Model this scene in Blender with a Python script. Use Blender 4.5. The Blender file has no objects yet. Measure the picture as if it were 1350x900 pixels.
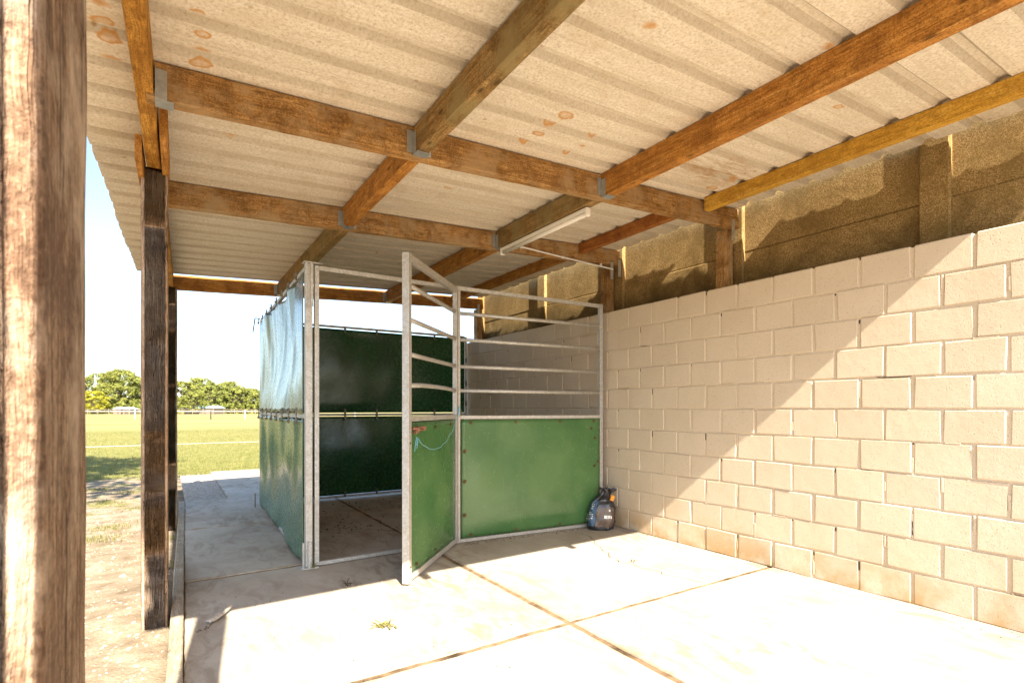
import bpy, bmesh, math, random
from mathutils import Vector, Matrix, noise
R = math.radians
random.seed(7)
C = bpy.context.scene.collection
SC = bpy.context.scene

# ------------------------------------------------------------------ helpers
class MB:
    """collects shapes and links them as ONE mesh object"""
    def __init__(s): s.v = []; s.f = []; s.tone = []; s.cur = 0.5
    def add(s, vs, fs):
        b = len(s.v); s.v += [tuple(p) for p in vs]
        for f in fs: s.f.append(tuple(b + i for i in f)); s.tone.append(s.cur)
    def cbox(s, lo, hi, c=0.003, M=None, jit=0.0):
        cs = {}; vs = []; fs = []
        for sx in (0, 1):
            for sy in (0, 1):
                for sz in (0, 1):
                    sg = (sx, sy, sz); base = [hi[k] if sg[k] else lo[k] for k in range(3)]
                    cc = c * (1 + random.uniform(-jit, jit))
                    ins = [base[k] + (-cc if sg[k] else cc) for k in range(3)]
                    for ax in range(3):
                        p = list(ins); p[ax] = base[ax]
                        cs[(ax, sx, sy, sz)] = len(vs); vs.append(Vector(p))
        g = lambda ax, a: cs[(ax,) + tuple(a)]
        for ax in range(3):
            o = [k for k in range(3) if k != ax]
            for sgn in (0, 1):
                q = []
                for (a, b) in ((0, 0), (1, 0), (1, 1), (0, 1)):
                    t = [0, 0, 0]; t[ax] = sgn; t[o[0]] = a; t[o[1]] = b; q.append(g(ax, t))
                fs.append(q)
            for a in (0, 1):
                for b in (0, 1):
                    t0 = [0, 0, 0]; t0[ax] = 0; t0[o[0]] = a; t0[o[1]] = b
                    t1 = list(t0); t1[ax] = 1
                    fs.append([g(o[0], t0), g(o[0], t1), g(o[1], t1), g(o[1], t0)])
        for sx in (0, 1):
            for sy in (0, 1):
                for sz in (0, 1): fs.append([g(0, (sx, sy, sz)), g(1, (sx, sy, sz)), g(2, (sx, sy, sz))])
        if M is not None: vs = [M @ p for p in vs]
        s.add(vs, fs)
    def bar(s, p0, p1, w, h, c=0.002, up=(0, 0, 1)):
        """square bar from p0 to p1 (centre line)"""
        p0 = Vector(p0); p1 = Vector(p1); d = (p1 - p0); L = d.length; d.normalize()
        up = Vector(up)
        if abs(d.dot(up)) > .99: up = Vector((0, 1, 0))
        y = up.cross(d).normalized(); z = d.cross(y)
        M = Matrix.Translation(p0) @ Matrix(((d.x, y.x, z.x), (d.y, y.y, z.y), (d.z, y.z, z.z))).to_4x4()
        s.cbox((0, -w/2, -h/2), (L, w/2, h/2), c, M)
    def tube(s, pts, r, n=10, cap=True):
        pts = [Vector(p) for p in pts]; rs = r if isinstance(r, (list, tuple)) else [r] * len(pts)
        vs = []; fs = []; m = len(pts)
        for i, p in enumerate(pts):
            d = (pts[min(i + 1, m - 1)] - pts[max(i - 1, 0)]).normalized()
            a = Vector((0, 0, 1)) if abs(d.z) < .9 else Vector((1, 0, 0))
            x = a.cross(d).normalized(); y = d.cross(x)
            for k in range(n):
                t = 2 * math.pi * k / n; vs.append(p + (x * math.cos(t) + y * math.sin(t)) * rs[i])
        for i in range(m - 1):
            for k in range(n): fs.append((i*n + k, i*n + (k+1) % n, (i+1)*n + (k+1) % n, (i+1)*n + k))
        if cap: fs.append(tuple(range(n))); fs.append(tuple((m-1)*n + k for k in range(n)))
        s.add(vs, fs)
    def build(s, name, mat, parent=None, smooth=False, recalc=True, loc=None, rot=None):
        me = bpy.data.meshes.new(name); me.from_pydata(s.v, [], s.f)
        if recalc:
            bm = bmesh.new(); bm.from_mesh(me); bmesh.ops.recalc_face_normals(bm, faces=bm.faces); bm.to_mesh(me); bm.free()
        a = me.attributes.new('tone', 'FLOAT', 'FACE'); a.data.foreach_set('value', s.tone)
        if smooth: me.polygons.foreach_set('use_smooth', [True] * len(me.polygons))
        o = bpy.data.objects.new(name, me); C.objects.link(o); me.materials.append(mat)
        if parent: o.parent = parent
        if loc: o.location = loc
        if rot: o.rotation_euler = rot
        return o

def tag(o, label=None, cat=None, group=None, kind=None):
    if label: o['label'] = label
    if cat: o['category'] = cat
    if group: o['group'] = group
    if kind: o['kind'] = kind
    return o
def thing(name, label, cat, loc=(0, 0, 0), group=None, rz=0):
    o = bpy.data.objects.new(name, None); C.objects.link(o); o.location = loc; o.rotation_euler = (0, 0, rz)
    o.empty_display_size = .2
    return tag(o, label, cat, group)

def loft_timber(p0, p1, w, h, rough=.0015, seg=.05, cham=.004, seed=0, up=(0, 0, 1), warp=0.0):
    """sawn timber from p0 to p1, local X along it; returns MB plus matrix"""
    p0 = Vector(p0); p1 = Vector(p1); d = p1 - p0; L = d.length; d.normalize(); up = Vector(up)
    if abs(d.dot(up)) > .99: up = Vector((0, -1, 0))
    y = up.cross(d).normalized(); z = d.cross(y)
    M = Matrix.Translation(p0) @ Matrix(((d.x, y.x, z.x), (d.y, y.y, z.y), (d.z, y.z, z.z))).to_4x4()
    mb = MB(); n = max(3, int(L / seg)); c = cham
    prof = []
    for (sy, sz) in ((-1, -1), (1, -1), (1, 1), (-1, 1)):
        a = (sy * (w/2 - c), sz * h/2); b = (sy * w/2, sz * (h/2 - c))
        prof += [a, b] if sy * sz < 0 else [b, a]
    # points between corners so faces are uneven too
    P = []
    for i in range(8):
        a = prof[i]; b = prof[(i + 1) % 8]; P.append(a)
        if (Vector(a) - Vector(b)).length > .03:
            for t in (.33, .67): P.append((a[0] + (b[0]-a[0])*t, a[1] + (b[1]-a[1])*t))
    m = len(P); vs = []; fs = []
    for i in range(n + 1):
        x = L * i / n
        for k, (py, pz) in enumerate(P):
            q = Vector((x * 2.2 + seed * 7.3, py * 14, pz * 14))
            nn = noise.noise(q) * rough; n2 = noise.noise(Vector((x * 9 + seed, py * 30, pz * 30))) * rough * .6
            f = 1 + (nn + n2) / max(abs(py), abs(pz), .02)
            wy = warp * noise.noise(Vector((x * .8, seed * 3.1, 0)))
            vs.append((x, py * f + wy, pz * f))
    for i in range(n):
        for k in range(m): fs.append((i*m + k, i*m + (k+1) % m, (i+1)*m + (k+1) % m, (i+1)*m + k))
    fs.append(tuple(range(m))); fs.append(tuple(n*m + k for k in range(m)))
    mb.add(vs, fs); return mb, M
def timber(name, p0, p1, w, h, mat, parent=None, **kw):
    mb, M = loft_timber(p0, p1, w, h, **kw)
    o = mb.build(name, mat, parent); o.matrix_local = M
    return o

# ------------------------------------------------------------------ materials
class NT:
    def __init__(s, name):
        m = bpy.data.materials.new(name); m.use_nodes = True; s.m = m; s.t = m.node_tree; s.n = s.t.nodes
        s.b = s.n['Principled BSDF']
    def node(s, typ, **kw):
        n = s.n.new(typ)
        for k, v in kw.items():
            if k.startswith('i_'):
                key = k[2:]; key = int(key) if key.isdigit() else key.replace('_', ' ')
                if isinstance(v, bpy.types.NodeSocket): s.t.links.new(v, n.inputs[key])
                else: n.inputs[key].default_value = v
            else: setattr(n, k, v)
        return n
    def obj(s, scale=(1, 1, 1), loc=(0, 0, 0)):
        tc = s.node('ShaderNodeTexCoord')
        mp = s.node('ShaderNodeMapping', i_Vector=tc.outputs['Object'], i_Scale=scale, i_Location=loc)
        return mp.outputs[0]
    def noise(s, vec, scale, detail=4, rough=.55, dist=0):
        return s.node('ShaderNodeTexNoise', i_Vector=vec, i_Scale=scale, i_Detail=detail, i_Roughness=rough, i_Distortion=dist).outputs[0]
    def vor(s, vec, scale, feat='F1'):
        return s.node('ShaderNodeTexVoronoi', i_Vector=vec, i_Scale=scale, feature=feat)
    def ramp(s, fac, stops, interp='LINEAR'):
        r = s.node('ShaderNodeValToRGB', i_Fac=fac); cr = r.color_ramp; cr.interpolation = interp
        while len(cr.elements) < len(stops): cr.elements.new(.5)
        for e, (p, c) in zip(cr.elements, stops):
            e.position = p; e.color = (c, c, c, 1) if isinstance(c, (int, float)) else (*c, 1)
        return r.outputs[0]
    def mix(s, fac, a, b, mode='MIX'):
        n = s.node('ShaderNodeMix', data_type='RGBA', blend_type=mode)
        for k, v in ((0, fac), (6, a), (7, b)):
            if isinstance(v, bpy.types.NodeSocket): s.t.links.new(v, n.inputs[k])
            else: n.inputs[k].default_value = v if isinstance(v, (int, float)) else (*v, 1)
        return n.outputs[2]
    def math(s, op, a, b=0.0, c=0.0):
        n = s.node('ShaderNodeMath', operation=op)
        for k, v in ((0, a), (1, b), (2, c)):
            if isinstance(v, bpy.types.NodeSocket): s.t.links.new(v, n.inputs[k])
            else: n.inputs[k].default_value = v
        return n.outputs[0]
    def bump(s, h, strength=.4, dist=.01, normal=None):
        n = s.node('ShaderNodeBump', i_Height=h, i_Strength=strength, i_Distance=dist)
        if normal: s.t.links.new(normal, n.inputs['Normal'])
        return n.outputs[0]
    def done(s, col, rough=.8, normal=None, metal=0, spec=.4, **kw):
        for k, v in (('Base Color', col), ('Roughness', rough), ('Metallic', metal), ('Specular IOR Level', spec)):
            if isinstance(v, bpy.types.NodeSocket): s.t.links.new(v, s.b.inputs[k])
            else: s.b.inputs[k].default_value = v if isinstance(v, (int, float)) else (*v, 1)
        if normal: s.t.links.new(normal, s.b.inputs['Normal'])
        return s.m
    def sep(s, vec): return s.node('ShaderNodeSeparateXYZ', i_0=vec).outputs

def m_wood(name, dark, mid, light, rough=.75, gscale=1.0, seedloc=0, grey=None, crack=.0, bump=.45, dk=.8):
    t = NT(name); v = t.obj((1, 1, 1), (seedloc, seedloc, 0))
    dist = t.node('ShaderNodeTexNoise', i_Vector=v, i_Scale=5.0, i_Detail=3.0).outputs['Color']
    dv = t.node('ShaderNodeVectorMath', operation='MULTIPLY_ADD'); t.t.links.new(dist, dv.inputs[0]); dv.inputs[1].default_value = (.0, .028, .028); t.t.links.new(v, dv.inputs[2])
    vs = t.node('ShaderNodeMapping', i_Vector=dv.outputs[0], i_Scale=(1.6, 26 * gscale, 26 * gscale)).outputs[0]
    vf = t.node('ShaderNodeMapping', i_Vector=dv.outputs[0], i_Scale=(6, 130, 130)).outputs[0]
    g = t.noise(vs, 1.8, 7, .65, .4); g2 = t.noise(vf, 1.5, 4, .65); sawk = .22 if dk > .6 else 0.0
    blot = t.noise(v, 5.2, 7, .72, .6); fine = t.noise(v, 120, 4, .75); saw = t.noise(t.obj((85, 6, 6), (seedloc, 0, 0)), 1.0, 3, .6)
    col = t.ramp(g, [(.30, dark), (.48, mid), (.66, light)])
    col = t.mix(t.ramp(blot, [(.44, .0), (.60, .75)]), col, dark)
    col = t.mix(t.ramp(g2, [(.38, .6), (.52, 0)]), col, tuple(x * .45 for x in dark))
    col = t.mix(t.ramp(fine, [(.40, .65), (.5, 0)]), col, tuple(x * .6 for x in dark))
    col = t.mix(t.ramp(fine, [(.56, 0), (.7, .35)]), col, tuple(min(1, x * 1.25) for x in light))
    col = t.mix(t.math('MULTIPLY', t.ramp(saw, [(.42, sawk), (.5, 0)]), t.ramp(blot, [(.4, 0), (.55, 1)])), col, tuple(x * .7 for x in dark))
    if grey: col = t.mix(t.ramp(t.noise(v, 4.3, 6, .7), [(.47, 0), (.62, .8)]), col, grey)
    kn = t.vor(t.obj((4.5, 11, 11), (seedloc * 2, .3, .2)), 1.0)
    knm = t.ramp(kn.outputs['Distance'], [(.06, 1), (.17, 0)])
    col = t.mix(t.math('MULTIPLY', knm, dk), col, tuple(x * .35 for x in dark))
    h = t.math('ADD', t.math('MULTIPLY', g2, .5), t.math('MULTIPLY', fine, .5)); h = t.math('ADD', h, t.math('MULTIPLY', g, .6))
    if crack:
        cr = t.noise(t.node('ShaderNodeMapping', i_Vector=dv.outputs[0], i_Scale=(1.1, 34, 34)).outputs[0], 1.0, 4, .6, .5)
        cm = t.math('MULTIPLY', t.ramp(t.math('ABSOLUTE', t.math('SUBTRACT', cr, .5)), [(.0, 1), (.016, 0)]), t.ramp(t.noise(t.obj((1.2, 6, 6), (seedloc, 5, 1)), 1.5, 2), [(.45, 0), (.6, 1)]))
        col = t.mix(t.math('MULTIPLY', cm, crack), col, (.015, .010, .007))
        h = t.math('SUBTRACT', h, t.math('MULTIPLY', cm, 1.4))
    return t.done(col, rough, t.bump(h, bump, .006), spec=.2)

def m_block():
    t = NT('painted_block'); v = t.obj()
    at = t.node('ShaderNodeAttribute', attribute_name='tone').outputs['Fac']
    col = t.mix(at, (.575, .475, .355), (.61, .51, .385))
    col = t.mix(t.ramp(t.noise(v, 3, 5, .6), [(.35, .35), (.65, 0)]), col, (.48, .39, .27))
    sp = t.noise(v, 150, 2, .7); col = t.mix(t.ramp(sp, [(.30, .75), (.37, 0)]), col, (.17, .12, .08))
    z = t.sep(v)[2]; st = t.math('MULTIPLY', t.ramp(z, [(.0, 1), (.22, .25), (.5, 0)]), t.ramp(t.noise(v, 4.5, 4, .6), [(.42, 0), (.62, .8)]))
    col = t.mix(st, col, (.42, .25, .09))
    pit = t.vor(v, 60).outputs['Distance']; pm = t.ramp(pit, [(.10, 0), (.22, 1)])
    pitn = t.math('MAXIMUM', pm, t.ramp(t.noise(v, 12, 2), [(.45, 1), (.55, 0)]))
    h = t.math('ADD', t.math('MULTIPLY', t.noise(v, 110, 4, .7), .5), t.math('MULTIPLY', pitn, .5))
    h2 = t.noise(v, 14, 4, .6)
    col = t.mix(t.math('MULTIPLY', t.math('SUBTRACT', 1, pitn), .55), col, (.25, .19, .12))
    return t.done(col, .92, t.bump(h2, .14, .012, t.bump(h, .45, .0035)), spec=.15)
def m_simple(name, c, rough=.8, ns=30, var=.25, bump=.2, bd=.003, metal=0, spec=.4):
    t = NT(name); v = t.obj(); n = t.noise(v, ns, 5, .6)
    col = t.mix(t.ramp(n, [(.3, 0), (.7, 1)]), tuple(x * (1 - var) for x in c), tuple(min(1, x * (1 + var)) for x in c))
    return t.done(col, rough, t.bump(n, bump, bd), metal, spec)
def m_floor():
    t = NT('concrete_slab'); v = t.obj()
    n1 = t.noise(v, 1.3, 6, .6, .3); n2 = t.noise(v, 9, 5, .65); n3 = t.noise(v, 160, 3, .6)
    col = t.ramp(n1, [(.3, (.31, .26, .20)), (.5, (.42, .365, .29)), (.7, (.51, .455, .375))])
    col = t.mix(t.ramp(n2, [(.4, .35), (.6, 0)]), col, (.38, .31, .235))
    col = t.mix(t.ramp(n3, [(.3, .3), (.45, 0)]), col, (.2, .17, .13))
    sp = t.vor(v, 26).outputs['Distance']; col = t.mix(t.ramp(sp, [(.045, .6), (.075, 0)]), col, (.13, .09, .05))
    sc = t.noise(t.obj((3, 1.2, 1), (4, 2, 0)), 3.2, 7, .72, .8); lf = t.noise(v, .9, 3, .5)
    col = t.mix(t.math('MULTIPLY', t.ramp(sc, [(.47, 0), (.60, .8)]), t.ramp(lf, [(.40, .15), (.60, 1)])), col, (.235, .175, .115))
    X, Y, Z = t.sep(v)[:3]; jn = t.math('MULTIPLY', t.math('SUBTRACT', t.noise(v, 7, 5, .7), .5), .16)
    ds = [t.math('ABSOLUTE', t.math('SUBTRACT', Y, c)) for c in (2.357, 4.338, 6.193)] + [t.math('ABSOLUTE', t.math('SUBTRACT', X, c)) for c in (1.90,)]
    dm = ds[0]
    for q in ds[1:]: dm = t.math('MINIMUM', dm, q)
    col = t.mix(t.ramp(t.math('ADD', dm, jn), [(.0, .75), (.04, 0)]), col, (.26, .18, .10))
    return t.done(col, t.ramp(n2, [(.3, .75), (.7, .92)]), t.bump(t.math('ADD', n2, t.math('MULTIPLY', n3, .4)), .3, .004), spec=.25)
def m_roof():
    t = NT('fibre_cement'); v = t.obj()
    a = t.noise(t.obj((.8, 9, 9)), 2.2, 5, .6); b = t.noise(v, 75, 5, .8); c = t.noise(v, 3.2, 5, .65, .5)
    col = t.ramp(b, [(.32, (.40, .34, .255)), (.46, (.66, .59, .475)), (.60, (.78, .72, .61))])
    col = t.mix(t.ramp(a, [(.38, .3), (.6, 0)]), col, (.46, .375, .255))
    col = t.mix(t.ramp(c, [(.55, 0), (.75, .5)]), col, (.50, .39, .24))
    # side walls of each corrugation are coloured darker than the flat pans
    y = t.sep(v)[1]
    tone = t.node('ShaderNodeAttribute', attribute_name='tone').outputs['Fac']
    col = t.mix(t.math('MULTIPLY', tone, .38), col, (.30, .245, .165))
    # rust-coloured drip rings, placed where fixings leaked
    pts = [(.10, 2.38, .028), (.12, 2.50, .03), (.12, 2.62, .034), (.12, 2.72, .036), (-.21, 2.49, .03), (-.21, 2.60, .035), (-.20, 2.71, .035), (-.20, 2.86, .032),
           (1.82, 2.29, .040), (1.82, 2.42, .032), (1.81, 2.53, .032), (1.81, 2.66, .034), (2.13, 2.41, .026), (2.14, 2.52, .018), (2.13, 2.66, .026), (1.13, 2.40, .025),
           (1.69, 1.56, .03), (.58, 2.14, .014), (3.50, 2.42, .045), (3.47, 2.59, .04), (2.5, 1.25, .03), (3.1, 1.5, .025), (.3, 3.4, .025), (1.7, 3.5, .02)]
    ds = t.node('ShaderNodeVectorMath', operation='SCALE'); ds.inputs['Scale'].default_value = .045
    nc = t.node('ShaderNodeTexNoise', i_Vector=v, i_Scale=20.0, i_Detail=4.0)
    sb = t.node('ShaderNodeVectorMath', operation='SUBTRACT'); t.t.links.new(nc.outputs['Color'], sb.inputs[0]); sb.inputs[1].default_value = (.5, .5, .5)
    t.t.links.new(sb.outputs[0], ds.inputs[0])
    wv = t.node('ShaderNodeVectorMath', operation='ADD'); t.t.links.new(v, wv.inputs[0]); t.t.links.new(ds.outputs[0], wv.inputs[1])
    sx, sy, sz = t.sep(wv.outputs[0])[:3]
    acc = None
    for (px, py, r) in pts:
        dx = t.math('SUBTRACT', sx, px); dy = t.math('SUBTRACT', sy, py); dx = t.math('MULTIPLY', dx, .75)
        d = t.math('DIVIDE', t.math('SQRT', t.math('ADD', t.math('MULTIPLY', dx, dx), t.math('MULTIPLY', dy, dy))), r)
        if random.random() < .5: f = t.ramp(d, [(.0, .35), (.5, .45), (.8, .95), (1.15, 0)])
        else: f = t.ramp(d, [(.0, .9), (.5, .65), (1.0, 0)])
        acc = f if acc is None else t.math('MAXIMUM', acc, f)
    col = t.mix(t.math('MULTIPLY', acc, .9), col, (.50, .23, .03))
    big = t.math('MULTIPLY', t.ramp(t.math('DISTANCE' if 0 else 'ABSOLUTE', t.math('SUBTRACT', sy, 2.38)), [(.05, 1), (.28, 0)]), t.ramp(t.math('ABSOLUTE', t.math('SUBTRACT', sx, 3.25)), [(.1, 1), (.5, 0)]))
    big = t.math('MULTIPLY', big, t.ramp(t.noise(t.obj((2.0, 11, 1)), 1.6, 5, .7), [(.42, 0), (.58, 1)])); col = t.mix(t.math('MULTIPLY', big, .8), col, (.36, .20, .07))
    stk = t.ramp(t.noise(t.obj((.9, 30, 1), (3, 0, 0)), 1.4, 5, .7), [(.58, 0), (.68, .3)]); col = t.mix(stk, col, (.33, .26, .165))
    dm = t.math('MULTIPLY', t.ramp(t.vor(v, 7).outputs['Distance'], [(.05, 1), (.10, 0)]), t.ramp(c, [(.5, 0), (.6, .7)]))
    col = t.mix(dm, col, (.30, .16, .05))
    return t.done(col, .93, t.bump(t.math('ADD', b, t.math('MULTIPLY', t.noise(v, 14, 4, .6), .8)), .4, .004), spec=.12)
def m_galv():
    t = NT('galvanised_steel'); v = t.obj(); vo = t.vor(v, 85).outputs['Color']; n = t.noise(v, 9, 4, .6)
    g = t.node('ShaderNodeRGBToBW', i_0=vo).outputs[0]
    col = t.mix(g, (.36, .345, .315), (.58, .56, .52)); col = t.mix(t.ramp(n, [(.45, 0), (.7, .5)]), col, (.42, .37, .29))
    return t.done(col, t.ramp(n, [(.3, .42), (.7, .65)]), t.bump(n, .08, .002), .45, .5)
def m_green(name, c, c2, rough=.28, seed=0):
    t = NT(name); v = t.obj((1, 1, 1), (seed, seed, seed)); n = t.noise(v, 2.2, 4, .5, .4)
    col = t.mix(t.ramp(n, [(.35, 0), (.65, 1)]), c, c2)
    sc = t.noise(t.obj((60, 60, 1.8), (seed, 0, 0)), 1.2, 5, .7); col = t.mix(t.ramp(sc, [(.62, 0), (.8, .3)]), col, (.30, .36, .26))
    d = t.vor(v, 9).outputs['Distance']; col = t.mix(t.ramp(d, [(.03, .7), (.055, 0)]), col, (.10, .07, .035))
    dn = t.noise(v, 30, 5, .7)
    z = t.sep(t.obj())[2]
    return t.done(col, t.math('ADD', t.math('MULTIPLY', dn, .25), rough - .1), t.bump(t.noise(v, 5, 3, .5), .25, .02, t.bump(dn, .05, .002)), spec=.6)
def m_panel():
    t = NT('precast_concrete'); v = t.obj()
    a = t.vor(v, 260).outputs['Color']; g = t.node('ShaderNodeRGBToBW', i_0=a).outputs[0]
    col = t.ramp(g, [(.3, (.18, .11, .038)), (.5, (.31, .20, .072)), (.7, (.47, .33, .15))])
    n = t.noise(v, 2.6, 6, .65, .5); col = t.mix(t.ramp(n, [(.38, .6), (.60, 0)]), col, (.15, .095, .03))
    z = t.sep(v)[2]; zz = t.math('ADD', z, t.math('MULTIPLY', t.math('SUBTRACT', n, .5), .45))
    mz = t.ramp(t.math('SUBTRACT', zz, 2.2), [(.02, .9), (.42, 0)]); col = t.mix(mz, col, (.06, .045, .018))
    m2 = t.ramp(t.noise(v, 7, 4, .6), [(.56, 0), (.72, .35)]); col = t.mix(m2, col, (.17, .12, .03))
    return t.done(col, .95, t.bump(t.math('ADD', g, t.math('MULTIPLY', n, 2)), .6, .004), spec=.15)
def m_ground():
    t = NT('field_ground'); v = t.obj()
    sx, sy, sz = t.sep(v)[:3]
    n = t.noise(v, .35, 6, .6); n2 = t.noise(v, 5, 5, .7); n3 = t.noise(v, 60, 3, .7)
    sand = t.ramp(n2, [(.3, (.15, .11, .07)), (.5, (.24, .19, .13)), (.7, (.34, .285, .21))])
    sand = t.mix(t.ramp(n3, [(.35, .5), (.5, 0)]), sand, (.15, .10, .055))
    gr = t.ramp(n2, [(.3, (.09, .105, .025)), (.5, (.165, .16, .045)), (.7, (.27, .225, .085))])
    far = t.ramp(t.noise(t.obj((.03, .15, 1)), 1, 3), [(.4, (.19, .175, .065)), (.6, (.28, .23, .10))])
    gr = t.mix(t.ramp(t.math('DIVIDE', sy, 100), [(.15, 0), (.6, .8)]), gr, far)
    e = t.math('ADD', t.math('SUBTRACT', sy, 12.6), t.math('MULTIPLY', t.math('SUBTRACT', t.noise(v, 1.8, 5, .7), .5), 2.4))
    isg = t.ramp(e, [(.0, 0), (.35, 1)])
    pat = t.math('MULTIPLY', t.ramp(t.noise(v, 1.4, 5, .7), [(.56, 0), (.62, .75)]), t.ramp(sy, [(.0, 0), (1, 1)]))
    pat = t.math('MULTIPLY', pat, t.ramp(t.math('SUBTRACT', sy, 6.0), [(0, 0), (1, 1)]))
    m = t.math('MAXIMUM', isg, pat)
    return t.done(t.mix(m, sand, gr), .95, t.bump(t.math('ADD', n2, n3), .5, .02), spec=.1)

M = {}
M['block'] = m_block()
M['mortar'] = M['block']
M['floor'] = m_floor()
M['joint'] = m_simple('joint_soil', (.17, .115, .068), .95, 7, .75, .6, .01, spec=.1)
M['roof'] = m_roof()
M['galv'] = m_galv()
M['hanger'] = m_simple('zinc_hanger', (.42, .43, .42), .45, 30, .2, .1, .001, .7)
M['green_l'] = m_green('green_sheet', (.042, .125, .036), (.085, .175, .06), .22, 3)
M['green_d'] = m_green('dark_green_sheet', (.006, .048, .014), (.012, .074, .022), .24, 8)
M['green_p'] = m_green('sky_sheen_sheet', (.06, .10, .088), (.115, .165, .148), .24, 6)  # sky reflection on the upper side sheet, put into a paler base colour
M['green_s'] = m_green('worn_green_sheet', (.045, .115, .065), (.085, .165, .105), .24, 5)
M['panel'] = m_panel()
M['ground'] = m_ground()
M['w_beam'] = m_wood('brown_beam', (.18, .088, .026), (.41, .21, .062), (.60, .36, .14), seedloc=1, grey=(.36, .24, .12))
M['w_beam2'] = m_wood('brown_beam_two', (.19, .095, .03), (.44, .24, .085), (.60, .38, .165), seedloc=4, grey=(.38, .27, .145))
M['w_orange'] = m_wood('orange_timber', (.26, .11, .015), (.52, .25, .04), (.66, .36, .075), seedloc=2)
M['w_yellow'] = m_wood('yellow_timber', (.42, .21, .025), (.62, .35, .045), (.70, .43, .085), seedloc=3, gscale=.6)
M['w_red'] = m_wood('reddish_timber', (.24, .075, .015), (.40, .15, .035), (.50, .22, .06), seedloc=5)
M['w_rust'] = m_wood('rust_brown_timber', (.25, .10, .018), (.50, .22, .042), (.64, .34, .09), seedloc=6)
M['w_green'] = m_wood('mossy_timber', (.14, .08, .024), (.32, .19, .065), (.46, .30, .12), seedloc=7, grey=(.25, .195, .085))
M['w_post'] = m_wood('weathered_post', (.24, .15, .09), (.44, .29, .18), (.62, .43, .28), .85, 1.6, 2.5, (.46, .34, .24), .95, .9, dk=.5)
M['w_post2'] = m_wood('sun_bleached_post', (.16, .09, .052), (.34, .21, .125), (.54, .38, .25), .85, 1.5, 5.5, (.68, .54, .40), .9, 1.0, dk=.4)
M['w_kerb'] = m_wood('kerb_timber', (.30, .23, .15), (.42, .34, .24), (.5, .42, .31), .85, .8, 9)
M['white'] = m_simple('white_plastic', (.78, .76, .70), .4, 20, .03, .02, .001)
M['white_paint'] = m_simple('white_paint', (.75, .75, .72), .6, 20, .05, .05, .001)
M['clip'] = m_simple('dull_steel_clip', (.19, .165, .13), .5, 60, .3, .2, .001, .6)
M['rust'] = m_simple('rusty_steel', (.11, .06, .03), .8, 60, .4, .3, .001, .2)
M['bag'] = m_simple('black_plastic', (.018, .018, .022), .28, 30, .4, .25, .004, spec=.7)
M['bag_blue'] = m_simple('blue_print', (.05, .10, .17), .32, 50, .5, .2, .002, spec=.6)
M['bag_brown'] = m_simple('brown_print', (.10, .065, .045), .35, 40, .4, .2, .002, spec=.6)
M['orange'] = m_simple('orange_plastic', (.75, .30, .03), .5, 20, .1, .1, .001)
M['twine'] = m_simple('blue_twine', (.18, .42, .50), .7, 200, .2, .3, .001)
M['bark'] = m_simple('bark', (.10, .075, .05), .9, 12, .4, .8, .02)
M['pale_bark'] = m_simple('pale_bark', (.42, .36, .29), .9, 40, .4, .5, .004)
M['weed'] = m_simple('dry_weed', (.16, .15, .04), .9, 40, .4, .2, .002)
M['dung'] = m_simple('dark_crumbs', (.06, .042, .025), .95, 80, .4, .4, .003)
M['stone'] = m_simple('pale_rubble', (.38, .31, .23), .95, 25, .3, .5, .005, spec=.1)
M['blue_roof'] = m_simple('pale_blue_roof', (.38, .55, .60), .6, 1, .1, .1, .01)
M['far_wood'] = m_simple('grey_rail_wood', (.15, .12, .09), .9, 3, .2, .2, .01)
def m_leaf(name, a, b, sc=.35):
    t = NT(name); v = t.obj(); at = t.node('ShaderNodeAttribute', attribute_name='tone').outputs['Fac']
    n = t.noise(v, sc, 3, .6); col = t.mix(t.math('MULTIPLY', t.math('ADD', n, at), .55), a, b)
    m = t.done(col, .6, None, spec=.25)
    tr = t.node('ShaderNodeBsdfTranslucent'); t.t.links.new(col, tr.inputs[0])
    mx = t.node('ShaderNodeMixShader'); mx.inputs[0].default_value = .3
    t.t.links.new(t.b.outputs[0], mx.inputs[1]); t.t.links.new(tr.outputs[0], mx.inputs[2])
    t.t.links.new(mx.outputs[0], t.n['Material Output'].inputs[0]); return m
M['leaf_a'] = m_leaf('yellow_green_leaves', (.085, .10, .018), (.27, .28, .06))
M['leaf_b'] = m_leaf('green_leaves', (.075, .10, .018), (.27, .28, .06))
M['leaf_c'] = m_leaf('bright_leaves', (.20, .20, .012), (.42, .38, .035))
M['grass'] = m_leaf('grass_blades', (.09, .115, .025), (.25, .225, .075), .8)

# ------------------------------------------------------------------ layout constants
def xl(Y): return .004 + .0245 * (Y - 3.65)         # right face of the posts along the open side
def zb(X): return 2.545 + .045 * X                   # underside of the crossbeams
def zr(X): return 2.712 + .046 * X                   # underside of the roof sheets
W = 3.845

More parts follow.
